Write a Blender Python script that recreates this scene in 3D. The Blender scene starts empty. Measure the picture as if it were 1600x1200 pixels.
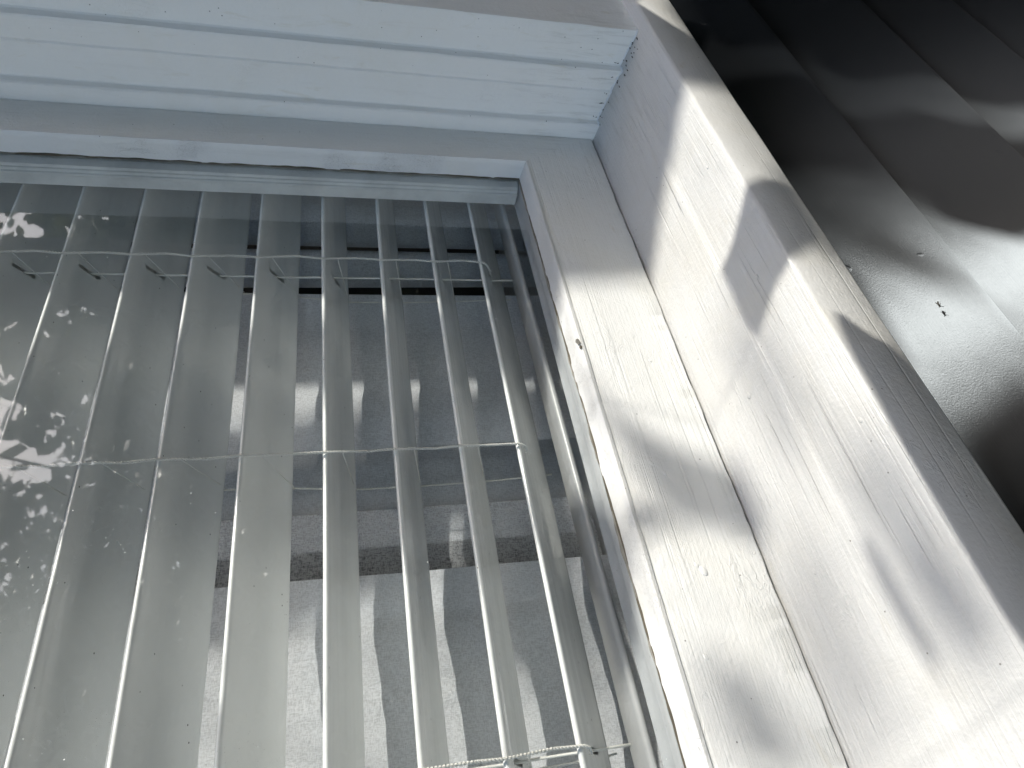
import bpy, bmesh, math, random
from mathutils import Vector, Matrix, noise
R_ = math.radians
random.seed(7)
C = bpy.context.scene.collection
sc = bpy.context.scene
ZO = 1.50                     # camera height above the ground; all local z values get this added

# ---------------------------------------------------------------- camera
cam_d = bpy.data.cameras.new('camera'); cam = bpy.data.objects.new('camera', cam_d); C.objects.link(cam)
r0 = (-0.16582319, -0.78490708, 0.59701218)
r1 = (0.97001313, -0.02073407, 0.24216651)
r2 = (-0.17769972, 0.61926648, 0.76480837)
M = Matrix(((r0[0], -r0[1], -r0[2]), (r2[0], -r2[1], -r2[2]), (-r1[0], r1[1], r1[2]))).to_4x4()
M.translation = Vector((0, -0.36, ZO))
cam.matrix_world = M
cam_d.sensor_width = 36; cam_d.lens = 36 * 1079.16 / 1600
cam_d.clip_start = 0.01; cam_d.clip_end = 500
sc.camera = cam

# ---------------------------------------------------------------- light
SUN_EL, SUN_AZ = 42.0, 140.3
w = bpy.data.worlds.new("World"); sc.world = w; w.use_nodes = True
nt = w.node_tree; bg = nt.nodes['Background']
sky = nt.nodes.new('ShaderNodeTexSky'); sky.sky_type = 'NISHITA'; sky.sun_disc = False
sky.dust_density = 1.6; sky.sun_elevation = R_(SUN_EL); sky.sun_rotation = R_(SUN_AZ)
tint = nt.nodes.new('ShaderNodeMix'); tint.data_type = 'RGBA'; tint.blend_type = 'MULTIPLY'; tint.inputs[0].default_value = 1; tint.inputs[7].default_value = (1.05, 1.0, .92, 1)
nt.links.new(sky.outputs[0], tint.inputs[6]); nt.links.new(tint.outputs[2], bg.inputs[0]); bg.inputs[1].default_value = 0.15
sd = bpy.data.lights.new('sun', 'SUN'); sd.energy = 2.0; sd.angle = R_(0.5); sd.color = (1, .962, .875)
sun = bpy.data.objects.new('sun', sd); C.objects.link(sun)
ce, se = math.cos(R_(SUN_EL)), math.sin(R_(SUN_EL))
SX_, SY_ = math.sin(R_(SUN_AZ)), math.cos(R_(SUN_AZ))
S = Vector((SX_ * ce, SY_ * ce, se))
sun.rotation_euler = S.to_track_quat('Z', 'Y').to_euler(); sun.location = S * 5
sc.view_settings.view_transform = 'Standard'; sc.view_settings.look = 'None'
sc.view_settings.exposure = 1.32; sc.view_settings.gamma = 1
sc.cycles.max_bounces = 14; sc.cycles.diffuse_bounces = 6; sc.cycles.transparent_max_bounces = 24
sc.cycles.sample_clamp_indirect = 6

# ---------------------------------------------------------------- materials
def mat(name):
    m = bpy.data.materials.new(name); m.use_nodes = True
    return m, m.node_tree, m.node_tree.nodes['Principled BSDF']
class NT:
    def __init__(s, nt):
        s.nt = nt
        s.pos = nt.nodes.new('ShaderNodeNewGeometry').outputs['Position']
    def n(s, t, **k):
        o = s.nt.nodes.new(t)
        for a, b in k.items(): setattr(o, a, b)
        return o
    def l(s, a, b): s.nt.links.new(a, b)
    def scaled(s, v, rot=None):
        m = s.n('ShaderNodeMapping'); s.l(s.pos, m.inputs[0]); m.inputs['Scale'].default_value = v
        return m.outputs[0]
    def noise(s, v, scale=1, detail=4, rough=.6, dist=0):
        o = s.n('ShaderNodeTexNoise'); s.l(s.scaled(v), o.inputs['Vector'])
        o.inputs['Scale'].default_value = scale; o.inputs['Detail'].default_value = detail
        o.inputs['Roughness'].default_value = rough; o.inputs['Distortion'].default_value = dist
        return o.outputs['Fac']
    def vor(s, v, scale=1):
        o = s.n('ShaderNodeTexVoronoi'); s.l(s.scaled(v), o.inputs['Vector']); o.inputs['Scale'].default_value = scale
        return o
    def ramp(s, f, a, b, c0=0, c1=1):
        o = s.n('ShaderNodeMapRange'); o.interpolation_type = 'SMOOTHSTEP'; s.l(f, o.inputs['Value'])
        for i, q in enumerate((a, b, c0, c1)): o.inputs[i + 1].default_value = q
        return o.outputs[0]
    def m(s, op, a, b=None):
        o = s.n('ShaderNodeMath', operation=op)
        for i, q in enumerate((a, b)):
            if q is None: continue
            if hasattr(q, 'links'): s.l(q, o.inputs[i])
            else: o.inputs[i].default_value = q
        return o.outputs[0]
    def mixc(s, f, a, b):
        o = s.n('ShaderNodeMix', data_type='RGBA')
        if hasattr(f, 'links'): s.l(f, o.inputs[0])
        else: o.inputs[0].default_value = f
        for i, q in ((6, a), (7, b)):
            if hasattr(q, 'links'): s.l(q, o.inputs[i])
            else: o.inputs[i].default_value = (*q, 1)
        return o.outputs[2]
    def bump(s, h, dist, strength=1, prev=None):
        o = s.n('ShaderNodeBump'); s.l(h, o.inputs['Height']); o.inputs['Distance'].default_value = dist
        o.inputs['Strength'].default_value = strength
        if prev: s.l(prev, o.inputs['Normal'])
        return o.outputs[0]
def specks(T, scale, size, keep, v=(1, 1, 1)):
    """sparse round specks: 1 on a speck"""
    vo = T.vor(v, scale)
    d = T.ramp(vo.outputs['Distance'], size * .6, size, 1, 0)
    sep = T.n('ShaderNodeSeparateColor'); T.l(vo.outputs['Color'], sep.inputs[0])
    k = T.m('GREATER_THAN', sep.outputs[0], keep)
    return T.m('MULTIPLY', d, k)
def paint(name, axis, base=(.80, .80, .785), grain=1.0, rough=.36, dirt=.5, cracks=0.0, lumps=1.0):
    m, nt, p = mat(name); T = NT(nt)
    st = {'x': (6, 1, 1), 'z': (1, 1, 6)}[axis]
    L = 1.0
    sv = lambda k, s_: tuple((k if (a == axis) else s_) for a in 'xyz')
    brush = T.noise(sv(14, 900), 1, 3, .6)                       # fine brush strokes along the board
    grainn = T.noise(sv(3, 260), 1, 3, .65, .3)
    groove = T.ramp(T.noise(sv(2.2, 330), 1, 2, .5), .30, .40, 0, 1)   # open grain lines, sparse
    gmask = T.ramp(T.noise((9, 9, 9), 1, 2), .42, .6, 0, 1)
    if name == 'white_sill_paint':            # the planed front edge of the sill is smoother than its weathered top
        sepp = T.n('ShaderNodeSeparateXYZ'); T.l(T.pos, sepp.inputs[0])
        ff = T.ramp(sepp.outputs[1], -.1112, -.1080, .22, 1)
        groove = T.m('SUBTRACT', 1, T.m('MULTIPLY', T.m('SUBTRACT', 1, groove), ff)); grainn = T.m('MULTIPLY', grainn, ff); brush = T.m('MULTIPLY', brush, ff)
    groove = T.m('MAXIMUM', groove, T.m('SUBTRACT', 1, T.m('MULTIPLY', gmask, grain * .9)))
    lump = T.noise((60, 60, 60), 1, 4, .6, .6)
    lump2 = T.noise((420, 420, 420), 1, 2, .5)
    ridge = T.noise(sv(30, 110), 1, 3, .55, 1.2)
    rid = T.ramp(T.m('ABSOLUTE', T.m('SUBTRACT', ridge, .5)), 0, .02, 1, 0)   # dried paint sags
    rid = T.m('MULTIPLY', rid, T.ramp(T.noise((17, 17, 17), 1, 2), .54, .68, 0, 1))
    b = T.bump(brush, .00055 * grain, 1)
    b = T.bump(grainn, .0006 * grain, 1, b)
    b = T.bump(groove, .0006 * grain, 1, b)
    b = T.bump(lump, .0006 * lumps, 1, b)
    b = T.bump(lump2, .00025, 1, b)
    b = T.bump(rid, .00015 * lumps, 1, b)
    c = T.mixc(T.ramp(T.noise((11, 11, 11), 1, 4, .65, .5), .42, .75, 0, dirt * .45), base, (base[0] * .93, base[1] * .89, base[2] * .80))
    c = T.mixc(T.ramp(T.noise(sv(8, 90), 1, 4, .7, .4), .55, .75, 0, dirt * .35), c, (base[0] * .78, base[1] * .78, base[2] * .77))
    c = T.mixc(T.m('MULTIPLY', T.m('SUBTRACT', 1, groove), .27 * grain), c, (.42, .42, .41))
    sp = T.m('MAXIMUM', specks(T, 210, .13, .955), specks(T, 83, .06, .93))
    c = T.mixc(T.m('MULTIPLY', sp, .75), c, (.10, .09, .075))
    if cracks:
        vo = T.n('ShaderNodeTexVoronoi', feature='DISTANCE_TO_EDGE'); T.l(T.scaled(sv(60, 260)), vo.inputs['Vector'])
        ck = T.m('MULTIPLY', T.ramp(vo.outputs['Distance'], 0, .03, 1, 0), T.ramp(T.noise((14, 14, 14), 1, 3), .5, .62, 0, cracks))
        c = T.mixc(ck, c, (.25, .24, .22)); b = T.bump(T.m('SUBTRACT', 1, ck), .0004, 1, b)
    # grime gathered in the corner where jamb, sill and sash meet
    vd = T.n('ShaderNodeVectorMath', operation='DISTANCE'); T.l(T.scaled((1, .7, 1)), vd.inputs[0]); vd.inputs[1].default_value = (.592, -.02, 1.25)
    gm = T.m('MULTIPLY', T.ramp(vd.outputs['Value'], .015, .13, 1, 0), T.ramp(T.noise(sv(25, 220), 1, 4, .6, .3), .50, .72, 0, .26))
    c = T.mixc(gm, c, (.27, .255, .22))
    sm = T.ramp(T.noise(sv(16, 60), 1, 4, .65, 1.0), .60, .78, 0, .45); c = T.mixc(sm, c, (base[0] * .80, base[1] * .75, base[2] * .63))
    T.l(c, p.inputs['Base Color']); T.l(b, p.inputs['Normal'])
    T.l(T.ramp(T.noise((30, 30, 30), 1, 3), .3, .7, rough - .07, rough + .1), p.inputs['Roughness'])
    return m
M_sill = paint('white_sill_paint', 'x', base=(.56, .56, .548), grain=1.0, dirt=.9)
M_rail = paint('white_sash_paint', 'x', base=(.74, .745, .735), grain=.7, dirt=.6, lumps=1.5)
M_jamb = paint('white_jamb_paint', 'z', base=(.90, .90, .89), grain=.22, dirt=.5, rough=.42, lumps=1.2)
M_nose = M_sill
M_bead = paint('old_bead_paint', 'x', base=(.66, .665, .66), grain=.25, dirt=.8, cracks=.6, lumps=1.6)
M_beadz = paint('old_bead_paint_side', 'z', base=(.78, .79, .80), grain=.25, dirt=.8, cracks=.6, lumps=1.6)

def plain(name, col, rough=.5, metal=0, spec=.5, bumpd=0, bscale=200, speck=0, dirt=0):
    m, nt, p = mat(name); T = NT(nt)
    c = T.mixc(T.ramp(T.noise((23, 23, 23), 1, 4, .65), .35, .75, 0, 1), col, tuple(x * (1 - dirt) for x in col))
    if speck: c = T.mixc(T.m('MAXIMUM', specks(T, 230, .09, .86, (.6, 1, 1)), specks(T, 120, .05, .85, (.6, 1, 1))), c, (.03, .03, .03))
    T.l(c, p.inputs['Base Color'])
    if bumpd: T.l(T.bump(T.noise((bscale,) * 3, 1, 3), bumpd, 1), p.inputs['Normal'])
    p.inputs['Roughness'].default_value = rough; p.inputs['Metallic'].default_value = metal
    p.inputs['Specular IOR Level'].default_value = spec
    return m
M_slat = plain('slat_enamel', (.89, .905, .895), .11, spec=1.0, speck=1, dirt=.05)
def _wavy():
    nt = M_slat.node_tree; T = NT(nt); p = nt.nodes['Principled BSDF']
    b = T.bump(T.noise((5, 60, 60), 1, 2, .5), .0011, 1); b = T.bump(T.noise((25, 25, 25), 1, 3, .6), .0005, 1, b)
    T.l(b, p.inputs['Normal']); T.l(T.ramp(T.noise((20, 20, 20), 1, 3), .3, .7, .08, .22), p.inputs['Roughness'])
_wavy()
M_rail_blind = plain('rail_enamel', (.40, .41, .41), .3, bumpd=.0003, bscale=60, speck=1, dirt=.1)
M_chan = plain('channel_paint', (.78, .79, .78), .35, bumpd=.0002, bscale=90, dirt=.25)
M_ledge = plain('ledge_paint', (.48, .50, .51), .28, bumpd=.0008, bscale=60, speck=1, dirt=.15)
M_cord = plain('cotton_cord', (.78, .78, .74), .8, bumpd=.0003, bscale=1500)
M_seal = plain('dried_sealant', (.10, .085, .06), .8, bumpd=.001, bscale=300, dirt=.5)
M_mastic = plain('tan_mastic', (.25, .24, .21), .7, bumpd=.001, bscale=400, dirt=.5)
M_caulk = plain('white_caulk', (.76, .78, .80), .45, bumpd=.0012, bscale=160, dirt=.12)
M_dirt = plain('dirt', (.05, .045, .035), .9)
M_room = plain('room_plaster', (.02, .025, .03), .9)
M_shade_rig = plain('shade_rig_grey', (.35, .36, .36), .5)

def board_mat():
    m = bpy.data.materials.new('charcoal_board_paint'); m.use_nodes = True; nt = m.node_tree
    T = NT(nt); nt.nodes.remove(nt.nodes['Principled BSDF'])
    out = nt.nodes['Material Output']
    brush = T.noise((12, 700, 700), 1, 3, .6)
    b = T.bump(brush, .00012, 1)
    b = T.bump(T.noise((12, 24, 24), 1, 2, .5), .0005, 1, b)
    b = T.bump(T.noise((900, 900, 900), 1, 2, .5), .00006, 1, b)
    drip = specks(T, 26, .10, .55, (1, 1, .7)); b = T.bump(drip, .00025, 1, b)
    d = T.n('ShaderNodeBsdfDiffuse'); d.inputs['Color'].default_value = (.003, .0035, .0045, 1); T.l(b, d.inputs['Normal'])
    g = T.n('ShaderNodeBsdfAnisotropic'); g.inputs['Color'].default_value = (.84, .92, 1.0, 1)
    g.inputs['Roughness'].default_value = .55; g.inputs['Anisotropy'].default_value = .85; T.l(b, g.inputs['Normal'])
    tv = T.n('ShaderNodeCombineXYZ'); tv.inputs[0].default_value = 1; tv.inputs[2].default_value = 0
    T.l(tv.outputs[0], g.inputs['Tangent'])
    c = T.n('ShaderNodeBsdfGlossy'); c.inputs['Roughness'].default_value = .35; c.inputs['Color'].default_value = (1, 1, 1, 1); T.l(b, c.inputs['Normal'])
    fr = T.n('ShaderNodeFresnel'); fr.inputs[0].default_value = 1.4
    m1 = T.n('ShaderNodeMixShader'); m1.inputs[0].default_value = .085
    T.l(d.outputs[0], m1.inputs[1]); T.l(g.outputs[0], m1.inputs[2])
    m2 = T.n('ShaderNodeMixShader'); T.l(T.m('MULTIPLY', fr.outputs[0], .10), m2.inputs[0]); T.l(m1.outputs[0], m2.inputs[1]); T.l(c.outputs[0], m2.inputs[2])
    T.l(m2.outputs[0], out.inputs[0])
    return m
M_board = board_mat()

def glass_mat():
    m = bpy.data.materials.new('dusty_glass'); m.use_nodes = True; nt = m.node_tree
    T = NT(nt); nt.nodes.remove(nt.nodes['Principled BSDF']); out = nt.nodes['Material Output']
    tr = T.n('ShaderNodeBsdfTransparent'); tr.inputs[0].default_value = (.98, .99, .99, 1)
    gl = T.n('ShaderNodeBsdfGlossy'); gl.inputs['Roughness'].default_value = .022; gl.inputs['Color'].default_value = (1, 1, 1, 1)
    T.l(T.bump(T.noise((7, 7, 7), 1, 2, .5), .0006, 1), gl.inputs['Normal'])
    geo = T.n('ShaderNodeNewGeometry'); dt = T.n('ShaderNodeVectorMath', operation='DOT_PRODUCT')
    T.l(geo.outputs['Incoming'], dt.inputs[0]); T.l(geo.outputs['True Normal'], dt.inputs[1])
    q = T.m('SUBTRACT', 1, T.m('ABSOLUTE', dt.outputs['Value']))
    fres = T.m('ADD', .09, T.m('MULTIPLY', T.m('POWER', q, 5), .9))      # both faces of the pane together, same from either side
    m1 = T.n('ShaderNodeMixShader'); T.l(fres, m1.inputs[0]); T.l(tr.outputs[0], m1.inputs[1]); T.l(gl.outputs[0], m1.inputs[2])
    du = T.n('ShaderNodeBsdfDiffuse'); du.inputs[0].default_value = (.85, .87, .88, 1)
    dust = T.m('ADD', .003, T.m('MULTIPLY', T.ramp(T.noise((18, 18, 18), 1, 4, .6), .4, .8, 0, 1), .009))
    sp = T.m('MULTIPLY', T.m('MAXIMUM', specks(T, 420, .13, .80), specks(T, 900, .16, .7)), T.ramp(T.noise((13, 13, 13), 1, 3), .50, .70, 0, .8))
    big = T.m('MULTIPLY', specks(T, 150, .06, .86), .9)
    f = T.m('MINIMUM', T.m('ADD', dust, T.m('MAXIMUM', sp, big)), .9)
    m2 = T.n('ShaderNodeMixShader'); T.l(f, m2.inputs[0]); T.l(m1.outputs[0], m2.inputs[1]); T.l(du.outputs[0], m2.inputs[2])
    T.l(m2.outputs[0], out.inputs[0])
    return m
M_glass = glass_mat()
def linen(name, open_=.10, col=(.92, .945, .98), even=False):
    m = bpy.data.materials.new(name); m.use_nodes = True; nt = m.node_tree
    T = NT(nt); nt.nodes.remove(nt.nodes['Principled BSDF']); out = nt.nodes['Material Output']
    wv = T.m('ADD', T.noise((420, 420, 1500), 1, 1, .5), T.noise((1500, 420, 300), 1, 1, .5))
    moire = T.noise((90, 90, 90), 1, 4, .7, 1.5)
    th = T.ramp(wv, .60, 1.40, 0, 1)
    d = T.n('ShaderNodeBsdfDiffuse'); t = T.n('ShaderNodeBsdfTranslucent')
    c = T.mixc(th, tuple(x * .88 for x in col), col)
    T.l(c, d.inputs[0]); T.l(c, t.inputs[0])
    b = T.bump(wv, .0004, 1); T.l(b, d.inputs['Normal'])
    a = T.n('ShaderNodeMixShader'); a.inputs[0].default_value = .35; T.l(d.outputs[0], a.inputs[1]); T.l(t.outputs[0], a.inputs[2])
    tr = T.n('ShaderNodeBsdfTransparent')
    k = T.n('ShaderNodeMixShader'); T.l(T.m('ADD', T.ramp(th, 0, .8, open_ * (1.25 if even else 1.7), open_ * (.75 if even else .45)), T.ramp(moire, .45, .7, 0, .06)), k.inputs[0])
    T.l(a.outputs[0], k.inputs[1]); T.l(tr.outputs[0], k.inputs[2]); T.l(k.outputs[0], out.inputs[0])
    return m
M_linen = linen('sheer_linen')
M_linen2 = linen('thin_sheer_linen', .55, even=True)
def leaf_mat(name, col):
    m = bpy.data.materials.new(name); m.use_nodes = True; nt = m.node_tree
    T = NT(nt); p = nt.nodes['Principled BSDF']; out = nt.nodes['Material Output']
    c = T.mixc(T.noise((14, 14, 14), 1, 3), tuple(x * .6 for x in col), tuple(x * 1.5 for x in col))
    T.l(c, p.inputs['Base Color']); p.inputs['Roughness'].default_value = .4
    t = T.n('ShaderNodeBsdfTranslucent'); T.l(c, t.inputs[0])
    a = T.n('ShaderNodeMixShader'); a.inputs[0].default_value = .3; T.l(p.outputs[0], a.inputs[1]); T.l(t.outputs[0], a.inputs[2]); T.l(a.outputs[0], out.inputs[0])
    return m
M_leaf = leaf_mat('leaf_green', (.055, .085, .025))
M_leafd = leaf_mat('hedge_green', (.035, .055, .02))
M_leafy = leaf_mat('leaf_yellow_green', (.16, .17, .03))
M_bark = plain('bark', (.12, .09, .065), .9, bumpd=.004, bscale=60, dirt=.4)
M_lawn = plain('lawn_ground', (.045, .055, .03), .95, bumpd=.01, bscale=40, dirt=.5)
M_pave = plain('ground_paving', (.06, .055, .05), .9, bumpd=.004, bscale=60, dirt=.3)

# ---------------------------------------------------------------- builders
def empty(name, label, cat, loc=(0, 0, 0), group=None):
    o = bpy.data.objects.new(name, None); C.objects.link(o); o.location = (loc[0], loc[1], loc[2] + ZO)
    o.empty_display_size = .05; o['label'] = label; o['category'] = cat
    if group: o['group'] = group
    return o
def link(name, bm, m, parent=None, smooth=True, label=None):
    """bm holds camera-frame coordinates (z = 0 at camera height)"""
    bmesh.ops.recalc_face_normals(bm, faces=bm.faces)
    off = Vector((0, 0, ZO))
    if parent: off -= parent.location
    if parent and parent.parent: off -= parent.parent.location
    bmesh.ops.translate(bm, vec=off, verts=bm.verts)
    me = bpy.data.meshes.new(name); bm.to_mesh(me); bm.free()
    me.materials.append(m)
    if smooth:
        for f in me.polygons: f.use_smooth = True
    o = bpy.data.objects.new(name, me); C.objects.link(o)
    if parent: o.parent = parent
    if label: o['label'] = label
    return o
def mod_smooth(o, ang=40):
    for p in o.data.polygons: p.use_smooth = True
    m = o.modifiers.new('edges', 'EDGE_SPLIT'); m.split_angle = R_(ang)
def frange(a, b, n): return [a + (b - a) * i / n for i in range(n + 1)]
def sweep_x(prof, xs, wob=0.0, wscale=25, seed=0, drift=None):
    """closed profile of (y, z) points extruded along x with hand-made wobble"""
    bm = bmesh.new(); rings = []
    for x in xs:
        ring = []
        for i, (y, z) in enumerate(prof):
            v = Vector((x, y, z))
            if wob:
                q = Vector((x * wscale + seed * 7.3, y * 60, z * 60 + seed))
                v.y += wob * noise.noise(q); v.z += wob * noise.noise(q + Vector((31, 7, 3)))
            if drift: v = drift(v)
            ring.append(bm.verts.new(v))
        rings.append(ring)
    n = len(prof)
    for a, b in zip(rings, rings[1:]):
        for i in range(n): bm.faces.new((a[i], a[(i + 1) % n], b[(i + 1) % n], b[i]))
    bm.faces.new(rings[0][::-1]); bm.faces.new(rings[-1])
    return bm
def sweep_z(prof, zs, wob=0.0, wscale=25, seed=0):
    bm = bmesh.new(); rings = []
    for z in zs:
        ring = []
        for (x, y) in prof:
            v = Vector((x, y, z))
            if wob:
                q = Vector((x * 60 + seed, y * 60, z * wscale + seed * 5.1))
                v.x += wob * noise.noise(q); v.y += wob * noise.noise(q + Vector((31, 7, 3)))
            ring.append(bm.verts.new(v))
        rings.append(ring)
    n = len(prof)
    for a, b in zip(rings, rings[1:]):
        for i in range(n): bm.faces.new((a[i], a[(i + 1) % n], b[(i + 1) % n], b[i]))
    bm.faces.new(rings[0][::-1]); bm.faces.new(rings[-1])
    return bm
def box(bm, a, b):
    vs = [bm.verts.new((x, y, z)) for x in (a[0], b[0]) for y in (a[1], b[1]) for z in (a[2], b[2])]
    for f in ((0, 1, 3, 2), (4, 6, 7, 5), (0, 4, 5, 1), (2, 3, 7, 6), (0, 2, 6, 4), (1, 5, 7, 3)): bm.faces.new([vs[i] for i in f])
def tube(bm, pts, r, n=6, caps=True):
    pts = [Vector(p) for p in pts]; rings = []
    up = Vector((.3, .5, .81)).normalized()
    for i, p in enumerate(pts):
        t = (pts[min(i + 1, len(pts) - 1)] - pts[max(i - 1, 0)]).normalized()
        a = t.cross(up)
        if a.length < .05: a = t.cross(Vector((1, 0, 0)))
        a.normalize(); b = t.cross(a)
        rr = r(i / (len(pts) - 1)) if callable(r) else r
        rings.append([bm.verts.new(p + (a * math.cos(2 * math.pi * k / n) + b * math.sin(2 * math.pi * k / n)) * rr) for k in range(n)])
    for A, B in zip(rings, rings[1:]):
        for k in range(n): bm.faces.new((A[k], A[(k + 1) % n], B[(k + 1) % n], B[k]))
    if caps: bm.faces.new(rings[0][::-1]); bm.faces.new(rings[-1])
def braid(bm, pts, r=.00075, pitch=.0042, strands=2):
    """twisted cord following a polyline"""
    pts = [Vector(p) for p in pts]
    seg = [(b - a).length for a, b in zip(pts, pts[1:])]; L = sum(seg)
    n = max(8, int(L / pitch * 8))
    path = []
    k = 0; acc = 0
    for i in range(n + 1):
        s = L * i / n
        while k < len(seg) - 1 and s > acc + seg[k]: acc += seg[k]; k += 1
        path.append(pts[k].lerp(pts[k + 1], min(1, max(0, (s - acc) / seg[k]))))
    for st in range(strands):
        out = []
        for i, p in enumerate(path):
            t = (path[min(i + 1, n)] - path[max(i - 1, 0)]).normalized()
            a = t.cross(Vector((1, .2, .1))).normalized(); b = t.cross(a)
            ph = 2 * math.pi * (L * i / n / pitch + st / strands)
            out.append(p + (a * math.cos(ph) + b * math.sin(ph)) * r * .55)
        tube(bm, out, r * .62, 5)
XL, XR = -.75, .589          # opening in the frame
ZB, ZT = -.249, .95

# ================================================================ WINDOW
win = empty('window', 'white painted wooden sash window in deep reveal with cream blind behind glass', 'window', (0, 0, ZB))
# --- sill: inner slope, low step, outer slope, rounded nose
sill_prof = [(.040, -.2502), (.002, -.2500), (-.030, -.2553), (-.0600, -.2613), (-.0612, -.2617), (-.0645, -.2638), (-.0660, -.2641),
             (-.090, -.2688), (-.1085, -.2727), (-.1103, -.2735), (-.1112, -.2752), (-.1114, -.290), (-.1112, -.3095), (-.1100, -.3118), (-.0900, -.3124), (-.040, -.3124), (.040, -.3124)]
link('sill', sweep_x(sill_prof, frange(-.93, .80, 520), .0005, 18, 1), M_sill, win)
# --- jambs and head lining with stepped moulding: one profile swept up, across and down
jp = [(-.004, .050), (-.0003, .0005), (.0002, -.0130), (.0016, -.0142), (.0090, -.0142), (.0098, -.0150), (.0092, -.0300), (.0090, -.0440),
      (.0106, -.0452), (.0102, -.0630), (.0110, -.0644), (.0190, -.0648), (.0203, -.0660), (.0200, -.0950), (.0212, -.0978), (.024, -.0985), (.150, -.0985), (.153, -.096), (.153, .050)]
def frame_sweep(prof, path_fn, name, m, wob=.0005, seed=0, n=170):
    """prof = (outward offset, y).  Sweeps right jamb, head and left jamb with mitred corners."""
    bm = bmesh.new(); rings = []
    st = [('r', z) for z in frange(-.285, 0, n)] + [('r', z) for z in frange(.01, .90, 40)] + [('cr', 0)] + [('t', x) for x in frange(.5, -.65, 20)] + [('cl', 0)] + [('l', z) for z in frange(.90, -.285, 30)]
    for k, q in st:
        ring = []
        for (o, y) in prof:
            o2, y2 = o, y
            if wob:
                qq = Vector((q * 30 + seed, o * 90, y * 90)); o2 += wob * noise.noise(qq); y2 += wob * noise.noise(qq + Vector((9, 4, 1)))
            if k == 'r': v = (XR + o2, y2, q)
            elif k == 'cr': v = (XR + o2, y2, ZT + o2)
            elif k == 't': v = (q, y2, ZT + o2)
            elif k == 'cl': v = (XL - o2, y2, ZT + o2)
            else: v = (XL - o2, y2, q)
            ring.append(bm.verts.new(v))
        rings.append(ring)
    n_ = len(prof)
    for a, b in zip(rings, rings[1:]):
        for i in range(n_): bm.faces.new((a[i], a[(i + 1) % n_], b[(i + 1) % n_], b[i]))
    bm.faces.new(rings[0][::-1]); bm.faces.new(rings[-1])
    return link(name, bm, m, win)
mod_smooth(frame_sweep(jp, None, 'jamb_moulding', M_jamb), 28)
# --- sash: bottom rail + stiles + top rail, swept as a closed mitred loop.  offsets measured from the glass opening
GL = dict(r=.5400, l=-.690, b=-.1692, t=.895)
def loop_sweep(prof, name, m, wob=.0004, seed=3, parent=None, amp=None, smooth=30):
    # prof: (side offset outward, bottom offset outward, y)
    bm = bmesh.new(); rings = []
    st = [('b', x) for x in frange(-.60, .50, 420)] + [('br', 0)] + [('r', z) for z in frange(-.15, .30, 200)] + [('r', z) for z in frange(.34, .85, 10)] + [('tr', 0)] + [('t', x) for x in frange(.5, -.6, 12)] + [('tl', 0)] + [('l', z) for z in frange(.85, -.12, 16)] + [('bl', 0)]
    for k, q in st:
        ring = []
        for i, (os, ob, y) in enumerate(prof):
            w_ = wob * (amp[i] if amp else 1)
            key = Vector((q * 38 + seed * 3 + (50 if k in 'rl' else 0), ob * 80, y * 80))
            f = noise.noise(key) + .6 * noise.noise(key * 3.1)
            d = w_ * f; dy = wob * .7 * noise.noise(key + Vector((5, 5, 5)))
            xr, xl, zb, zt = GL['r'] + os + d, GL['l'] - os, GL['b'] - ob - d, GL['t'] + ob
            v = {'b': (q, y + dy, zb), 'br': (GL['r'] + os, y, GL['b'] - ob), 'r': (xr, y + dy, q), 'tr': (GL['r'] + os, y, zt), 't': (q, y, zt), 'tl': (xl, y, zt), 'l': (xl, y, q), 'bl': (xl, y, GL['b'] - ob)}[k]
            ring.append(bm.verts.new(v))
        rings.append(ring)
    n_ = len(prof); rings.append(rings[0])
    for a, b in zip(rings, rings[1:]):
        for i in range(n_): bm.faces.new((a[i], a[(i + 1) % n_], b[(i + 1) % n_], b[i]))
    o = link(name, bm, m, parent or win); mod_smooth(o, smooth); return o
sash = loop_sweep([(.002, .0035, .0170), (.0017, .0030, .0035), (.0014, .0026, .0006), (.0045, .0045, -.0002), (.020, .030, -.0003), (.040, .060, .0001), (.0470, .0775, .0002), (.0482, .0788, .0010), (.0484, .0790, .006), (.0484, .079, .0145), (.020, .030, .0145)], 'sash_frame', M_rail, .0009, 3, None, [.2, .2, .3, .4, .2, .2, .6, 1, 1, .3, .1])
# --- putty bead hugging the glass, slightly proud of the sash, ragged at the glass
loop_sweep([(-.0012, -.0012, .0168), (-.0006, -.0004, .0120), (.0000, .0010, .0040), (.0004, .0016, .0006), (.0014, .0028, -.0012), (.0034, .0050, -.0010), (.0042, .0062, .0012), (.004, .006, .0150)], 'putty_bead', M_bead, .0003, 9, sash, [1.6, 1.2, .5, .4, .5, .9, .9, .1], 50)
M_stile = paint('white_stile_paint', 'z', base=(.74, .745, .735), grain=.6, dirt=.6, lumps=1.5)
for o_, mz in ((sash, M_stile), (bpy.data.objects['putty_bead'], M_beadz)):
    o_.data.materials.append(mz)
    for f in o_.data.polygons:
        cc = f.center + Vector((0, 0, ZB + (0 if o_ is sash else 0)))
        side = min(cc.x - GL['l'], GL['r'] - cc.x); vert = min(cc.z - GL['b'], GL['t'] - cc.z)
        f.material_index = 1 if side < vert else 0
# ragged old sealant between bead and glass
loop_sweep([(-.0018, -.0016, .0176), (-.0015, -.0013, .0164), (-.0008, -.0008, .0158), (.001, .001, .0160), (.001, .001, .0176)], 'sealant', M_seal, .0006, 21, sash, [1, 1, .3, .1, .1], 60)
loop_sweep([(-.0022, -.0022, .01775), (-.0020, -.0020, .0172), (-.0012, -.0012, .0170), (-.001, -.001, .01775)], 'mastic_line', M_mastic, .0016, 33, sash, [1, 1, .2, .1], 60)
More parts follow.
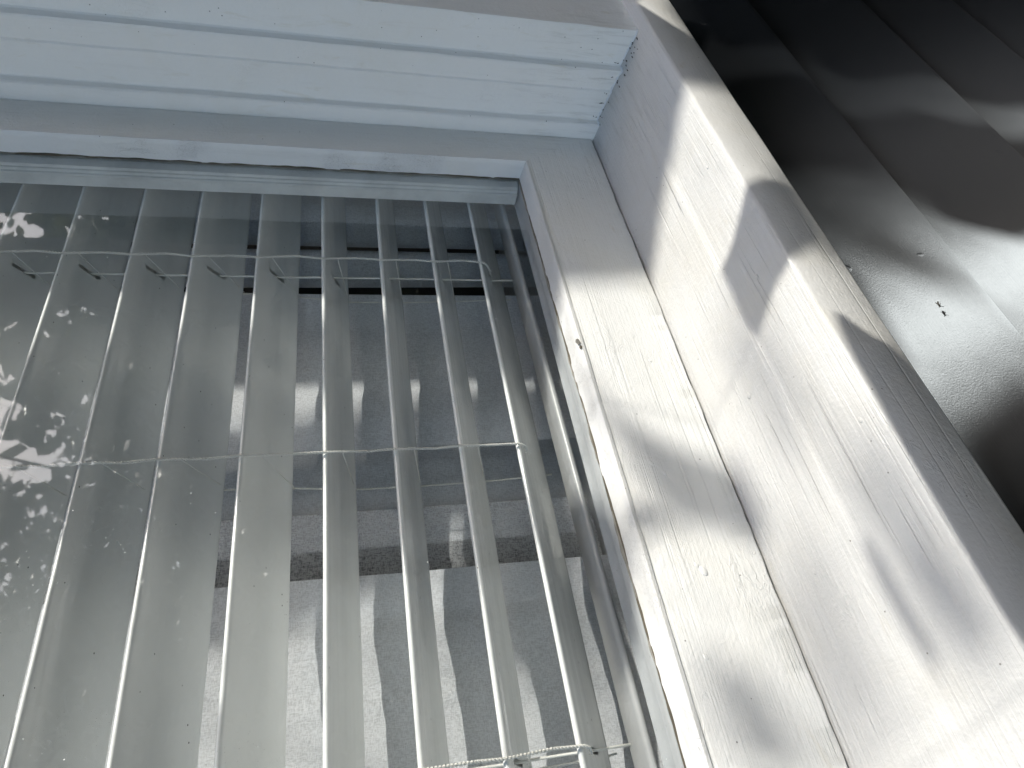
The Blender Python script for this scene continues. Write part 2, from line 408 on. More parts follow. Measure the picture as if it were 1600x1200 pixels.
# --- pane (solid, 3 mm; its inner face is plain so the light crosses one reflecting face)
bm = bmesh.new(); box(bm, (GL['l'] - .008, .0180, GL['b'] - .008), (GL['r'] + .008, .0205, GL['t'] + .008))
pane = link('pane', bm, M_glass, win, smooth=False)
m_clear = bpy.data.materials.new('clear_inner_face'); m_clear.use_nodes = True
_n = m_clear.node_tree; _n.nodes.remove(_n.nodes['Principled BSDF']); _t = _n.nodes.new('ShaderNodeBsdfTransparent'); _n.links.new(_t.outputs[0], _n.nodes['Material Output'].inputs[0])
pane.data.materials.append(m_clear)
for f in pane.data.polygons: f.material_index = 0 if f.normal.y < -.9 else 1
# --- inner frame: stepped channel at the side, ledge below
chan = [(.560, .0208), (.5430, .0208), (.5342, .0232), (.5350, .0240), (.5346, .0262), (.5332, .0266), (.5342, .0276), (.5338, .0296), (.5322, .0300), (.5320, .0318), (.5330, .0330), (.5330, .0420), (.5600, .0440)]
o = link('blind_channel', sweep_z(chan, frange(-.1676, .93, 160), .0002, 20, 4), M_chan, win); mod_smooth(o, 25)
chl = [(-.74, .0208), (-.684, .0208), (-.684, .042), (-.74, .044)]
link('blind_channel', sweep_z(chl, frange(-.1676, .93, 4)), M_chan, win, False)
ledge = [(.0208, -.1760), (.0208, -.1698), (.0225, -.1690), (.0300, -.1698), (.0410, -.1702), (.0440, -.1692), (.0462, -.1688), (.0470, -.1700), (.0472, -.1990), (.0208, -.1990)]
o = link('inner_ledge', sweep_x(ledge, frange(-.74, .558, 200), .0003, 12, 5), M_ledge, win); mod_smooth(o, 40)
bm = bmesh.new(); box(bm, (-.84, .0490, -.230), (.66, .34, -.2005)); link('inner_sill', bm, M_chan, win, False)
bm = bmesh.new(); box(bm, (.6405, .0440, -.2000), (.668, .14, .93)); box(bm, (-.84, .0440, -.2000), (-.745, .14, .93)); box(bm, (-.744, .0440, .932), (.640, .14, 1.0)); link('inner_lining', bm, M_chan, win, False)
# --- chips where paint has flaked off beside the glass
rc = random.Random(5)
for (x, z, r) in ((.318, -.1704, .0019), (.313, -.1712, .0010)):
    bm = bmesh.new()
    pts_ = [bm.verts.new((x + r * 1.7 * math.cos(a) * rc.uniform(.5, 1.1), -.0014 - .0001 * rc.random(), z + r * math.sin(a) * rc.uniform(.4, 1.0))) for a in [k * .698 for k in range(9)]]
    f = bm.faces.new(pts_); rr = bmesh.ops.extrude_face_region(bm, geom=[f]); bmesh.ops.translate(bm, vec=(0, .0012, .0004), verts=[v for v in rr['geom'] if isinstance(v, bmesh.types.BMVert)])
    link('paint_chip', bm, M_mastic if r > .001 else M_seal, win, False)
# --- caulk fillet where jamb moulding meets the sill, and grime flecks in the corner
def sill_z(y): 
    pts = sorted(sill_prof[:10], key=lambda p: -p[0])
    for (a, za), (b, zb) in zip(pts, pts[1:]):
        if b <= y <= a: return za + (zb - za) * (a - y) / (a - b) if a != b else za
    return pts[-1][1]
bm = bmesh.new(); path = []
jl = jp[2:16]
for (o1, y1), (o2, y2) in zip(jl, jl[1:]):
    n_ = max(1, int(math.hypot(o2 - o1, y2 - y1) / .0012))
    for i in range(n_):
        o_, y_ = o1 + (o2 - o1) * i / n_, y1 + (y2 - y1) * i / n_
        if o_ > .03: break
        path.append(Vector((XR + o_ - .0003, y_ - .0004, sill_z(y_) + .0003)))
tube(bm, path, lambda t: .0011 + .0009 * noise.noise(Vector((t * 40, 1, 2))) + .0004 * noise.noise(Vector((t * 130, 5, 2))), 7)
link('caulk_line', bm, M_caulk, win)
def blister(bm, p, r, nrm, ax, k=1.6, h=.32):
    # flattened paint blister lying on a face: ax = long direction
    b2 = bmesh.ops.create_icosphere(bm, subdivisions=2, radius=r); nrm = Vector(nrm).normalized(); ax = Vector(ax).normalized(); o_ = nrm.cross(ax)
    for v in b2['verts']: c_ = v.co.copy(); v.co = Vector(p) + ax * c_.x * k + o_ * c_.y + nrm * c_.z * h
for (x, z, r) in ((.138, -.206, .0022), (.142, -.203, .0011), (.213, -.196, .0015), (.205, -.203, .0012), (.34, -.188, .0009), (.30, -.222, .0010), (.09, -.190, .0014), (.4, -.206, .0008)):
    bm = bmesh.new(); blister(bm, (x, -.0001, z), r, (0, -1, 0), (.9, 0, .35)); link('paint_blister', bm, M_rail, win)
for (x, y, r) in ((.236, -.040, .0017), (.30, -.085, .0012), (.175, -.098, .0013), (.41, -.092, .0010), (.12, -.03, .0012)):
    bm = bmesh.new(); blister(bm, (x, y, sill_z(y)), r, (0, -.2, 1), (1, 0, 0)); link('paint_blister', bm, M_sill, win)
bm = bmesh.new()
fl = [(i, random.random()) for i in range(12)]
for _ in range(26):
    p = path[int(random.random() ** .8 * (len(path) - 1))] + Vector((-random.random() ** 2 * .016 - .0004, 0, 0)); p.z = sill_z(p.y) + .0006
    l = .0008 + random.random() * .0022
    tube(bm, [p, p + Vector((-l, random.uniform(-.2, .2) * l, .0001))], .00028 + random.random() * .0003, 4)
for _ in range(16):                                  # flecks on the moulding just above the corner
    k = random.choice([10, 22, 30, 42, 55]); p = path[min(k, len(path) - 1)] + Vector((-.0004, 0, random.uniform(.0012, .006)))
    tube(bm, [p, p + Vector((0, random.uniform(-.0012, .0012), random.uniform(.0004, .0016)))], .0003, 4)
d = link('grime', bm, M_dirt, win); d['kind'] = 'stuff'

# ================================================================ BLIND
blind = empty('venetian_blind', 'cream venetian blind with tilted slats and white twisted ladder cords behind the glass', 'blind', (0, .07, -.161))
SX = [.0645, .2635, .4565, .6555 - 1.2, -.335, -.135]
LIFT = [.0645, .4565, -.335]
zf = [-.1240, -.0820, -.0368, .0117, .0645, .1138, .1600, .2075, .2530, .2990, .345]
tilt = [35, 27.5, 23.5, 24, 37.5, 44, 42, 40, 39, 38, 38]
for k in range(11, 26): zf.append(zf[-1] + .0455); tilt.append(38)
Wd, TH = .050, .0036
def slat_bm(k, x0=-.675, x1=.6370):
    z0, t = zf[k], R_(tilt[k])
    N = 14
    def top(s, sgn):
        # s in 0..1 across the width; arc crowned upwards, rounded edges
        u = s * Wd; bow = 4 * .0016 * s * (1 - s)
        e = min(s, 1 - s) * Wd; h = TH / 2
        hh = h if e >= h else math.sqrt(max(0, h * h - (h - e) ** 2))
        return u, bow + sgn * hh
    ss = [0, .004, .012, .026] + [i / N for i in range(1, N)] + [.974, .988, .996, 1]
    prof = [top(s, 1) for s in ss] + [top(s, -1) for s in ss[::-1][1:-1]]
    pr = []
    for u, h in prof: pr.append((.0500 + u * math.cos(t) + h * math.sin(t), z0 - u * math.sin(t) + h * math.cos(t)))
    xs = frange(x0, -.2, 10) + frange(-.18, x1, 60)
    for s in SX: 
        if s in LIFT: xs += [s - .0018, s + .0018]
    xs = sorted(set(round(x, 5) for x in xs))
    bm = bmesh.new(); rings = []
    sd = k * 3.7
    for x in xs:
        dz = .0012 * noise.noise(Vector((x * 2.2, sd, 1))); ra = .016 * noise.noise(Vector((x * 1.7, sd, 9)))
        ring = []
        for (y, z) in pr:
            yy, zz = y - .05, z - z0
            ring.append(bm.verts.new((x, .05 + yy * math.cos(ra) - zz * math.sin(ra), z0 + dz + yy * math.sin(ra) + zz * math.cos(ra))))
        rings.append(ring)
    n = len(prof); nt_ = len(ss)
    for (xa, a), (xb, b) in zip(zip(xs, rings), zip(xs[1:], rings[1:])):
        mid = (xa + xb) / 2; hole = any(abs(mid - s) < .0017 for s in LIFT)
        for i in range(n):
            if hole:
                s_i = ss[i] if i < nt_ else ss[::-1][1:-1][i - nt_]
                j = (i + 1) % n; s_j = ss[j] if j < nt_ else ss[::-1][1:-1][j - nt_]
                if .25 < (s_i + s_j) / 2 < .62: continue
            bm.faces.new((a[i], a[(i + 1) % n], b[(i + 1) % n], b[i]))
    bm.faces.new(rings[0][::-1]); bm.faces.new(rings[-1])
    return bm
for k in range(20):
    o = link('slat', slat_bm(k), M_slat, blind)
# bottom rail, rocked a little along its length
def rail_drift(v):
    f = (v.x - .06) / .49; a = R_(6 - 5 * f)
    y, z = v.y - .052, v.z + .1652
    return Vector((v.x, .052 + y * math.cos(a) - z * math.sin(a), -.1652 + .0066 * f + y * math.sin(a) + z * math.cos(a) - .0006 * math.sin(f * 3)))
rp = []
for i in range(7): a = math.pi * (.5 + i / 6); rp.append((.0524 + .0025 * math.cos(a), -.1652 + .0025 * math.sin(a)))
rp += [(.056, -.1690), (.0720, -.1690), (.0732, -.1675), (.0728, -.1645), (.0715, -.1632), (.0580, -.1634), (.0548, -.1628)]
o = link('bottom_rail', sweep_x(rp, frange(-.66, .6370, 95), .0002, 10, 6, rail_drift), M_rail_blind, blind); mod_smooth(o, 50)
bm = bmesh.new(); box(bm, (-.66, .045, .895), (.564, .105, .930)); link('head_rail', bm, M_rail_blind, blind, False)
# ladders
for si, X in enumerate(SX):
    bm = bmesh.new(); pts = []
    for k in range(20):
        z = zf[k]; r = noise.noise(Vector((k * 1.3, X * 9, 0))) * .0012
        pts.append(Vector((X + r, .0478, z)))
        if k < 19:
            zm = (z + zf[k + 1]) / 2
            pts.append(Vector((X + r - .0016 * (1 if si == 1 else -.3) * (.5 + random.random()), .0470 - .0008 * random.random(), zm - .006)))
    pts = [Vector((X - .0030, .0545, zf[0] - .0085)), Vector((X - .0012, .0505, zf[0] - .0062)), Vector((X - .0003, .0484, zf[0] - .0030))] + pts
    braid(bm, pts, .00095)
    link('ladder_cord', bm, M_cord, blind)
    bm = bmesh.new(); q = pts[0]
    for j in range(4):                               # frayed end
        tube(bm, [q, q + Vector((random.uniform(-.004, .003), random.uniform(0, .006), random.uniform(-.004, .001)))], .00018, 4)
    link('frayed_end', bm, M_cord, blind)['kind'] = 'stuff'
    for k in range(1, 12):                               # rungs below each slat
        bm = bmesh.new()
        t = R_(tilt[k]); z0 = zf[k]
        e = Vector((X - .001, .05 + Wd * math.cos(t) + .001, z0 - Wd * math.sin(t) - .001))
        tube(bm, [Vector((X, .0478, z0 - .0125)), e], .00038, 4)
        link('rung_thread', bm, M_cord, blind)
    bm = bmesh.new(); pb = []
    for k in range(20):
        t = R_(tilt[k]); pb.append(Vector((X - .002 + .001 * random.random(), .0512 + Wd * math.cos(t) + .0006, zf[k] - Wd * math.sin(t))))
    pb = [Vector((X, .094, -.1605))] + pb if si != 9 else pb
    braid(bm, pb, .0007)
    link('ladder_cord', bm, M_cord, blind)
    if X in LIFT:
        bm = bmesh.new(); tube(bm, [Vector((X, .0690, -.1642))] + [Vector((X + .0004 * noise.noise(Vector((z * 30, X, 0))), .0695, z)) for z in frange(-.14, .90, 60)], .00085, 7)
        link('lift_cord', bm, M_cord, blind)
        bm = bmesh.new()
        for j in range(5): tube(bm, [Vector((X + random.uniform(-.002, .002), .0685 + random.uniform(-.001, .001), -.1637)), Vector((X + random.uniform(-.004, .002), .0675 + random.uniform(-.003, .001), -.1634 - random.uniform(0, .0006)))], .0005, 4)
        link('cord_knot', bm, M_cord, blind)

# ================================================================ CURTAINS
def curtain(x0, x1, y0, amp, waves, m, label, seed, edge_curl=0, z0=-.198, z1=.93, lean=0):
    root = empty('sheer_curtain', label, 'curtain', ((x0 + x1) / 2, y0, z0), 'sheer linen curtain panels behind the blind')
    def yy(x, z):
        u = (x - x0) / (x1 - x0)
        ph = waves * 2 * math.pi * u + seed
        a = amp * (.8 + .4 * noise.noise(Vector((seed, z * 2.0, 2))))
        return y0 + a * math.sin(ph) + .004 * noise.noise(Vector((x * 14, z * 3, seed))) + .0012 * noise.noise(Vector((x * 70, z * 3, seed)))
    def strip(a, b, off, nx):
        bm = bmesh.new(); g = []
        for i in range(nx + 1):
            x = a + (b - a) * i / nx
            g.append([bm.verts.new((x + lean * (z - z0) + .0015 * noise.noise(Vector((z * 8, seed, x))), yy(x, z) + off, z)) for z in frange(z0, z1, 60)])
        for p, q in zip(g, g[1:]):
            for j in range(60): bm.faces.new((p[j], p[j + 1], q[j + 1], q[j]))
        return bm
    cl = link('cloth', strip(x0, x1, 0, max(30, int((x1 - x0) / .003))), m, root)
    return root, strip
LN = []
r, s = curtain(-.72, .1995, .108, .006, 7, M_linen, 'wide linen curtain panel with a stitched hem along its edge', .4)
link('hem', s(.168, .1993, .0014, 12), M_linen, r)
r, s = curtain(.180, .262, .128, .005, .8, M_linen2, 'narrow thin linen curtain strip in the dark gap beside the wide hemmed panel', 2.0)
link('hem', s(.2288, .2618, .0012, 10), M_linen, r)
r, s = curtain(.235, .334, .140, .005, .9, M_linen, 'short linen curtain fold with pale double cloth', 1.1)
r, s = curtain(.301, .470, .104, .005, .9, M_linen, 'bright linen curtain panel with sunlit arcs behind the middle slats', 4.6)
link('hem', s(.434, .4698, .0014, 12), M_linen, r)
link('hem', s(.3012, .332, .0014, 12), M_linen, r)
r, s = curtain(.486, .537, .112, .005, 1.0, M_linen, 'small linen curtain fold between two dark slits next to the side jamb', 5.5)
r, s = curtain(.556, .90, .116, .008, 4, M_linen, 'shaded linen curtain panel furthest into the room corner by the side jamb', .9)

# ================================================================ HOUSE WALL
wall = empty('weatherboard_wall', 'dark charcoal lapped weatherboard wall running below the white window sill', 'wall', (0, -.05, -1.5))
P_ = .1795
z_edges = [-.4700 - P_ * .0, -.651, -.820, -.990, -1.16, -1.33, -1.49]
def board(z_low, z_high, x0, x1, fine, seed):
    # bevelled board: thick lower edge proud, thin top tucked behind the board above
    yl, yh = -.0720, -.0560
    pr = [(yl + .014, z_low + .0004), (yl + .0032, z_low), (yl + .0010, z_low + .0009), (yl, z_low + .0030), (yl + .0002, z_low + .010), (yh - .0005, z_high + .012), (yh + .012, z_high + .012)]
    return sweep_x(pr, frange(x0, x1, fine), .0005, 9, seed)
top = -.3130
prev = top + .0
zs = z_edges
hi = -.3275
for i, zl in enumerate(zs):
    zh = hi if i == 0 else zs[i - 1]
    o = link('weatherboard', board(zl, zh - (.0 if i == 0 else -.004), -2.2, 3.2, 240, 10 + i), M_board, wall); mod_smooth(o, 35)
k = 0
zc = hi + .0125
while zc < 1.5:
    z2 = min(zc + P_, 1.6)
    for (a, b) in ((XR + .155, 3.2), (-2.2, XL - .155)):
        if zc < ZT + .15: 
            o = link('weatherboard', board(zc + .0006, z2 - .012 + .010, a, b, 12, 40 + k), M_board, wall); k += 1
    if zc >= ZT + .15:
        o = link('weatherboard', board(zc + .0006, z2 - .002, -2.2, 3.2, 12, 40 + k), M_board, wall); k += 1
    zc = z2
# wall backing behind boards, open at the window
bm = bmesh.new()
box(bm, (XR + .08, -.040, -1.5), (3.2, .06, 1.6)); box(bm, (-2.2, -.040, -1.5), (XL - .08, .06, 1.6))
box(bm, (XL - .079, -.040, -1.5), (XR + .079, .06, -.313)); box(bm, (XL - .079, -.040, ZT + .08), (XR + .079, .06, 1.6))
link('wall_core', bm, M_room, wall, False)
# paint drips & dead insect on the boards
bm = bmesh.new()
def blob(bm, p, r, sz=(1, .45, 1), n=8):
    b2 = bmesh.ops.create_icosphere(bm, subdivisions=2, radius=r)
    for v in b2['verts']: v.co = Vector((v.co.x * sz[0], v.co.y * sz[1], v.co.z * sz[2])) + Vector(p)
for (x, z, r) in ((.437, -.450, .0020), (.372, -.352, .0016), (.300, -.452, .0016)):
    blob(bm, (x, -.0705 + (-.47 - z) * -.09, z), r, (1, .35, 1.5))
link('paint_drips', bm, M_board, wall)
bug = bmesh.new(); bc = Vector((.2860, -.0722, -.4160))
tube(bug, [bc, bc + Vector((.0022, -.0006, .001)), bc + Vector((.0046, -.0004, -.0004))], .0006, 6)
for dx, dz in ((-.0018, .0018), (-.0012, -.0026), (.003, .0022), (.0024, -.002)):
    tube(bug, [bc + Vector((.001, 0, 0)), bc + Vector((.001 + dx, -.0003, dz))], .00022, 4)
ob = link('insect', bug, M_dirt); ob['label'] = 'tiny dead black insect stuck to the dark board under the sill'; ob['category'] = 'insect'

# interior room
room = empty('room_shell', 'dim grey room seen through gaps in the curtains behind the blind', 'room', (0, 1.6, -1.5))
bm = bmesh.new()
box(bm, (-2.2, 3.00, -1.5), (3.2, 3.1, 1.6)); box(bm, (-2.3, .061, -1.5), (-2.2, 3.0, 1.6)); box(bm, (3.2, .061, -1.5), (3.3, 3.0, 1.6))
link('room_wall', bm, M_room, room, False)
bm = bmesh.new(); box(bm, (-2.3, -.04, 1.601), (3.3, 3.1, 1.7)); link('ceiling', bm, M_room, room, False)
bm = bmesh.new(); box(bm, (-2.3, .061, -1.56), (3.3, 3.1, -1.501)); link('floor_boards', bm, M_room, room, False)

# ================================================================ OUTSIDE
bm = bmesh.new(); vs = [bm.verts.new(p) for p in ((-60, -60, -1.50), (60, -60, -1.50), (60, 60, -1.50), (-60, 60, -1.50))]; bm.faces.new(vs)
g = link('ground', bm, M_lawn, None, False); g['kind'] = 'structure'
bm = bmesh.new(); vs = [bm.verts.new(p) for p in ((-3, -1.3, -1.495), (4, -1.3, -1.495), (4, -.04, -1.495), (-3, -.04, -1.495))]; bm.faces.new(vs)
g = link('path', bm, M_pave, None, False); g['kind'] = 'structure'

E1 = Vector((-SY_, SX_, 0)); E2 = S.cross(E1)
if E2.z < 0: E2 = -E2
def sp(a, b, t):   # point given in the plane square to the sun, t metres towards it
    return E1 * a + E2 * b + S * t
# added unseen shade rig: hung board casts the straight shadow edge at the window end
A0, WB, TB = 0.3506, .105, 1.21
shade_root = empty('shade_rig', 'added unseen shade rig, a rail with one dark board hung to cast a straight shadow edge', 'shade_rig', (1.5, -1.1, -1.5))
hz = Vector((SX_, SY_, 0))
bm = bmesh.new()
c0 = E1 * A0 + hz * (TB * ce); c1 = E1 * (A0 + WB) + hz * (TB * ce); th = hz * .02
vs = [bm.verts.new(Vector((q.x, q.y, z))) for z in (.11, 1.80) for q in (c0, c1, c1 + th, c0 + th)]
for f in ((0, 1, 2, 3), (4, 5, 6, 7), (0, 1, 5, 4), (1, 2, 6, 5), (2, 3, 7, 6), (3, 0, 4, 7)): bm.faces.new([vs[i] for i in f])
link('shade_board', bm, M_bark, shade_root, False)
bm = bmesh.new(); box(bm, (-1.6, c0.y - .05, 1.80), (3.6, c0.y + .01, 1.90)); link('rail', bm, M_shade_rig, shade_root, False)
bm = bmesh.new(); box(bm, (3.5, c0.y - .05, -1.5), (3.58, c0.y + .01, 1.799)); link('post', bm, M_shade_rig, shade_root, False)
bm = bmesh.new(); box(bm, (-1.58, c0.y - .05, -1.5), (-1.5, c0.y + .01, 1.799)); link('post', bm, M_shade_rig, shade_root, False)

# leafy branch that throws the dappled shade (outlines in metres, square to the sun)
LEAF = {
'A': (1.0, [(0.208, -0.415), (0.216, -0.431), (0.213, -0.441), (0.196, -0.435), (0.17, -0.415), (0.156, -0.399), (0.151, -0.385), (0.151, -0.381), (0.159, -0.369), (0.16, -0.353), (0.163, -0.343), (0.18, -0.349), (0.206, -0.364), (0.216, -0.369), (0.209, -0.379), (0.208, -0.396)]),
'B': (0.6, [(0.12, -0.373), (0.104, -0.372), (0.092, -0.378), (0.007, -0.333), (-0.007, -0.326), (-0.042, -0.278), (-0.032, -0.282), (0.006, -0.303), (0.049, -0.327), (0.078, -0.344), (0.098, -0.356)]),
'C': (1.3, [(0.056, -0.282), (0.043, -0.281), (0.032, -0.275), (0.012, -0.265), (0.002, -0.262), (-0.007, -0.252), (0.005, -0.256), (0.02, -0.261), (0.039, -0.271)]),
'C2': (3.6, [(0.04, -0.285), (0.022, -0.305), (-0.008, -0.294), (-0.031, -0.279), (-0.027, -0.267), (-0.001, -0.264), (0.02, -0.273)]),
'D': (3.0, [(0.243, -0.258), (0.222, -0.249), (0.193, -0.245), (0.182, -0.25), (0.167, -0.263), (0.16, -0.279), (0.143, -0.276), (0.124, -0.268), (0.111, -0.253), (0.115, -0.249), (0.123, -0.244), (0.131, -0.221), (0.148, -0.22), (0.174, -0.231), (0.207, -0.237), (0.233, -0.247)]),
'D2': (2.2, [(0.149, -0.207), (0.141, -0.211), (0.136, -0.227), (0.126, -0.218), (0.126, -0.199), (0.113, -0.183), (0.122, -0.186)]),
'H1': (5.0, [(0.077, -0.323), (0.045, -0.317), (0.001, -0.295), (-0.03, -0.275), (-0.023, -0.264), (0.014, -0.276), (0.055, -0.292), (0.085, -0.31)]),
'H2': (6.0, [(0.116, -0.264), (0.087, -0.27), (0.046, -0.251), (-0.003, -0.218), (0.019, -0.199), (0.066, -0.223)]),
'H3': (5.5, [(0.218, -0.351), (0.168, -0.35), (0.123, -0.328), (0.082, -0.305), (0.104, -0.297), (0.16, -0.319)]),
'F': (3.4, [(0.074, -0.179), (0.067, -0.194), (0.045, -0.193), (0.019, -0.183), (0.021, -0.158), (0.046, -0.163)]),
'G1b': (2.6, [(0.4, -0.627), (0.391, -0.654), (0.405, -0.72), (0.36, -0.731), (0.359, -0.79), (0.235, -0.626), (0.252, -0.597), (0.273, -0.573), (0.303, -0.587), (0.349, -0.603)]),
'L4': (2.0, [(0.231, -0.185), (0.135, -0.204), (0.103, -0.134), (0.115, -0.125), (0.158, -0.149), (0.194, -0.145)]),
'G1': (2.6, [(0.643, -0.805), (0.735, -1.093), (0.506, -0.986), (0.428, -0.883), (0.419, -0.817), (0.455, -0.778), (0.436, -0.69), (0.483, -0.693)]),
'G2': (2.6, [(0.613, -0.694), (0.648, -0.824), (0.467, -0.682), (0.473, -0.648), (0.469, -0.6)]),
'G3': (2.2, [(0.429, -0.559), (0.431, -0.607), (0.431, -0.648), (0.37, -0.621), (0.371, -0.585), (0.371, -0.534)]),
'G4': (4.0, [(0.349, -0.546), (0.334, -0.566), (0.298, -0.582), (0.288, -0.561), (0.31, -0.542), (0.334, -0.537)]),
'G5': (5.0, [(0.271, -0.501), (0.247, -0.502), (0.222, -0.513), (0.187, -0.516), (0.179, -0.501), (0.207, -0.488), (0.231, -0.476)]),
'G6': (2.0, [(0.236, -0.455), (0.211, -0.45), (0.162, -0.42), (0.142, -0.405), (0.161, -0.405)]),
'G7': (2.2, [(0.1, -0.382), (0.114, -0.425), (0.134, -0.482), (0.021, -0.346), (0.028, -0.336), (0.072, -0.366)]),
'G9': (2.6, [(0.775, -1.126), (0.922, -1.635), (0.341, -0.816), (0.389, -0.831), (0.554, -0.943)]),
'G8': (2.7, [(0.7, -1.245), (0.742, -1.423), (0.291, -0.769), (0.23, -0.65), (0.256, -0.653)]),
'K': (0.9, [(0.434, -0.245), (0.551, -0.681), (0.43, -0.548), (0.408, -0.516), (0.402, -0.465), (0.383, -0.292), (0.379, -0.22)]),
'L1': (2.4, [(0.27, 0.068), (0.274, 0.009), (0.262, -0.021), (0.282, -0.061), (0.26, -0.078), (0.222, -0.076), (0.207, -0.032), (0.187, 0.02), (0.188, 0.064), (0.219, 0.083)]),
'L2': (2.6, [(0.263, -0.099), (0.299, -0.162), (0.279, -0.193), (0.16, -0.119), (0.143, -0.087), (0.178, -0.074), (0.222, -0.082)]),
'L3': (1.2, [(0.123, 0.032), (0.116, 0.023), (0.087, 0.04), (0.088, 0.05)]),
}
tree = empty('overhanging_tree', 'slender broad leaved tree whose branch hangs over the window behind the viewer', 'tree', (2.3, -2.1, -1.5))
trunk = [Vector((2.3, -2.1, -1.5)), Vector((2.25, -2.05, -.3)), Vector((2.1, -2.0, .9)), Vector((1.9, -1.75, 1.7)), Vector((1.4, -1.25, 1.75)), sp(.75, .12, 1.5), sp(.45, .24, 1.3), sp(.1, .22, 1.1), sp(-.2, .15, 1.0)]
bm = bmesh.new(); tube(bm, trunk[:5], lambda t: .07 - .045 * t, 12); link('trunk', bm, M_bark, tree)
bm = bmesh.new(); tube(bm, trunk[4:], lambda t: .024 - .019 * t, 8)
for nm, (t, pl) in LEAF.items():
    ca = sum(p[0] for p in pl) / len(pl); cb = max(p[1] for p in pl)
    i = min(range(len(pl)), key=lambda q: -pl[q][1]); s_ = sp(pl[i][0], pl[i][1], t)
    e_ = sp(min(.8, ca + .22), .2, 1.35)
    tube(bm, [s_, s_.lerp(e_, .5) + Vector((0, 0, .03)), e_], .0004, 5)
link('branch', bm, M_bark, tree)
bm = bmesh.new()
for nm, (t, pl) in LEAF.items():
    n = len(pl)
    for _ in range(2): pl = [q for (p0, p1) in zip(pl, pl[1:] + pl[:1]) for q in ((p0[0] * .75 + p1[0] * .25, p0[1] * .75 + p1[1] * .25), (p0[0] * .25 + p1[0] * .75, p0[1] * .25 + p1[1] * .75))]
    f = bm.faces.new([bm.verts.new(sp(a, b, t)) for a, b in pl])
    r = bmesh.ops.extrude_face_region(bm, geom=[f]); bmesh.ops.translate(bm, vec=S * .0006, verts=[g_ for g_ in r['geom'] if isinstance(g_, bmesh.types.BMVert)])
bmesh.ops.triangulate(bm, faces=bm.faces)
lf = link('leaves', bm, M_leaf, tree, False); lf['kind'] = 'stuff'

# leaf masses seen only as reflections and as the dark surroundings
def add_leaf(bm, p, L, rnd):
    d = Vector((rnd.uniform(-1, 1), rnd.uniform(-1, 1), rnd.uniform(-.8, .5))).normalized()
    a = d.cross(Vector((rnd.uniform(-1, 1), rnd.uniform(-1, 1), rnd.uniform(-1, 1)))).normalized()
    w_ = L * rnd.uniform(.22, .34); nn = d.cross(a)
    vs = [bm.verts.new(p), bm.verts.new(p + d * L * .35 + a * w_ + nn * L * .05), bm.verts.new(p + d * L), bm.verts.new(p + d * L * .35 - a * w_ + nn * L * .05), bm.verts.new(p + d * L * .7 + a * w_ * .75), bm.verts.new(p + d * L * .7 - a * w_ * .75)]
    bm.faces.new((vs[0], vs[1], vs[4], vs[2], vs[5], vs[3]))
def shrub(name, label, cat, base, H, R, n, L, m, seed, trunk_r=.04, z_lo=.0, group=None):
    rnd = random.Random(seed); root = empty(name, label, cat, base, group)
    B = Vector(base)
    bm = bmesh.new(); tube(bm, [B, B + Vector((.05, .02, H * .45)), B + Vector((-.03, .05, H * .8))], lambda t: trunk_r * (1 - .6 * t), 8)
    cl = []
    for i in range(34):
        th = rnd.uniform(0, 6.28); rr = R * math.sqrt(rnd.random()) * .85; h = rnd.uniform(z_lo, .95)
        q = B + Vector((rr * math.cos(th), rr * math.sin(th), H * h)); cl.append((q, R * rnd.uniform(.22, .42)))
        if i % 3 == 0: tube(bm, [B + Vector((0, 0, H * h * .6)), q], .008, 5)
    link('trunk', bm, M_bark, root)
    bm = bmesh.new()
    for i in range(n):
        c, r = cl[rnd.randrange(len(cl))]
        v = Vector((rnd.gauss(0, .5), rnd.gauss(0, .5), rnd.gauss(0, .5))) * r
        add_leaf(bm, c + v, L * rnd.uniform(.7, 1.3), rnd)
    o = link('crown', bm, m, root, False); o['kind'] = 'stuff'
    return root
shrub('garden_shrub', 'tall dense green shrub reflected low in the window glass', 'shrub', (2.35, -2.6, -1.5), 2.52, .95, 24000, .125, M_leafd, 1)
shrub('garden_shrub', 'dark green shrub standing opposite the middle of the window', 'shrub', (.7, -2.9, -1.5), 2.9, 1.0, 8000, .09, M_leafd, 2)
shrub('garden_shrub', 'broad dark shrub standing opposite the far end of the window', 'shrub', (-.6, -4.6, -1.5), 2.3, 1.0, 4200, .09, M_leafd, 3)
shrub('garden_shrub', 'dark green shrub at the corner beyond the added shade board', 'shrub', (3.4, -2.0, -1.5), 2.2, 1.0, 4200, .09, M_leafd, 4)
shrub('citrus_tree', 'small yellow green tree reflected against the sky in the glass', 'tree', (3.1, -2.25, -1.5), 3.3, .70, 2600, .10, M_leafy, 5, .05, .45)
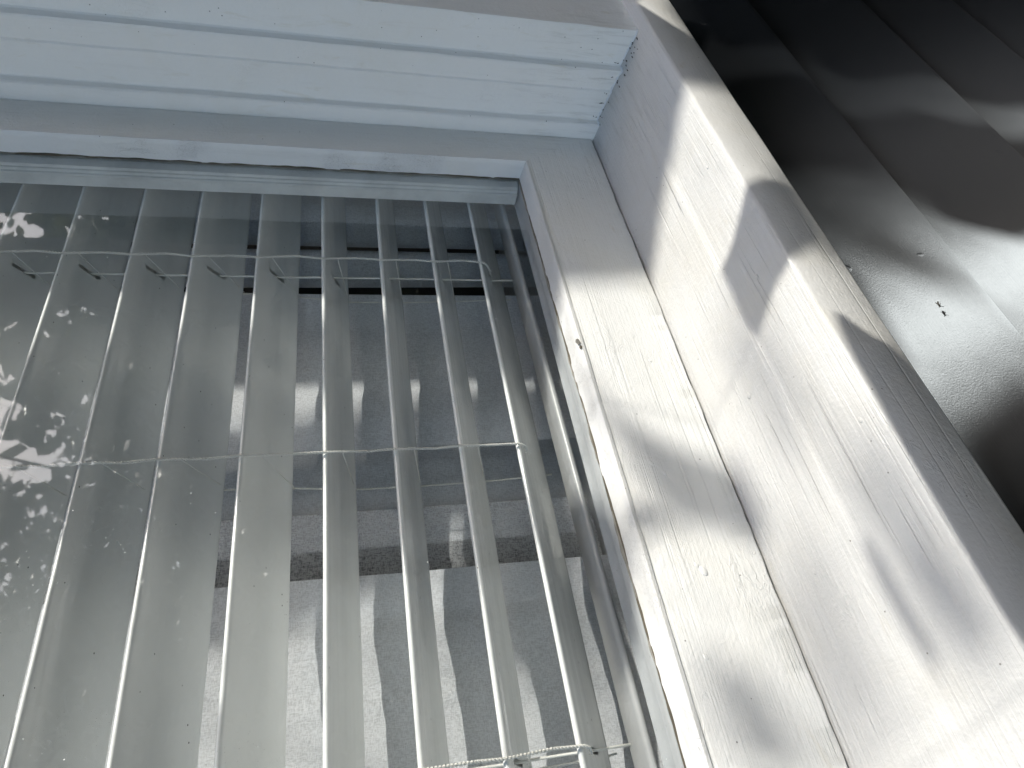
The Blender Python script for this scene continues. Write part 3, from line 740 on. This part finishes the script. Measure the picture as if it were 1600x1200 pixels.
shrub('garden_shrub', 'very tall narrow shrub between the dense shrub and the middle shrub', 'shrub', (1.95, -3.0, -1.5), 3.9, .60, 9000, .09, M_leafd, 12)
shrub('garden_tree', 'tall dark tree standing far across the garden', 'tree', (.8, -7.5, -1.5), 6.5, 2.8, 9000, .22, M_leafd, 6, .15, .1)
shrub('garden_tree', 'tall dark tree further along the garden fence', 'tree', (6.0, -6.8, -1.5), 4.6, 2.4, 8000, .22, M_leafd, 7, .15, .1)
shrub('garden_tree', 'added unseen big tree blocking sky light straight out from the window', 'tree', (-.6, -7.2, -1.5), 8.0, 2.4, 9000, .20, M_leafd, 8, .14, .25)  # added out of view to keep sky light off the boards and casing
shrub('garden_tree', 'added unseen wide tree cutting sky light beside the house', 'tree', (5.2, -1.9, -1.5), 5.4, 1.8, 8000, .20, M_leafd, 9, .13, .2)  # added unseen crown that blocks sky on the sunward side
shrub('garden_tree', 'added unseen dense tree nearest the window, its high crown darkening the front', 'tree', (-.15, -2.9, -1.5), 5.4, 1.35, 15000, .15, M_leafd, 14, .10, .3)  # added to darken outward-facing surfaces, stands out of view
shrub('garden_tree', 'added unseen dense tree cutting sky light between the fence and the tallest narrow shrub', 'tree', (.9, -4.6, -1.5), 7.0, 1.6, 12000, .18, M_leafd, 15, .12, .2)  # second unseen crown added to dim the light from in front
shrub('garden_shrub', 'dark shrub tucked behind the dense green shrub', 'shrub', (2.6, -3.4, -1.5), 2.62, 1.0, 12000, .14, M_leafd, 16)
# fence closing the garden
fen = empty('garden_fence', 'dark timber paling fence closing the garden behind the shrubs', 'fence', (0, -9.6, -1.5))
bm = bmesh.new()
for i in range(120):
    x = -9 + i * .15; box(bm, (x, -9.62, -1.5), (x + .14, -9.60, .3 + .01 * (i % 3)))
link('palings', bm, plain('fence_timber', (.10, .08, .06), .9, dirt=.3), fen, False)['kind'] = 'stuff'
bm = bmesh.new(); box(bm, (-9, -9.599, -1.0), (9, -9.55, -.92)); box(bm, (-9, -9.599, 0), (9, -9.55, .08)); link('fence_rail', bm, M_bark, fen, False)
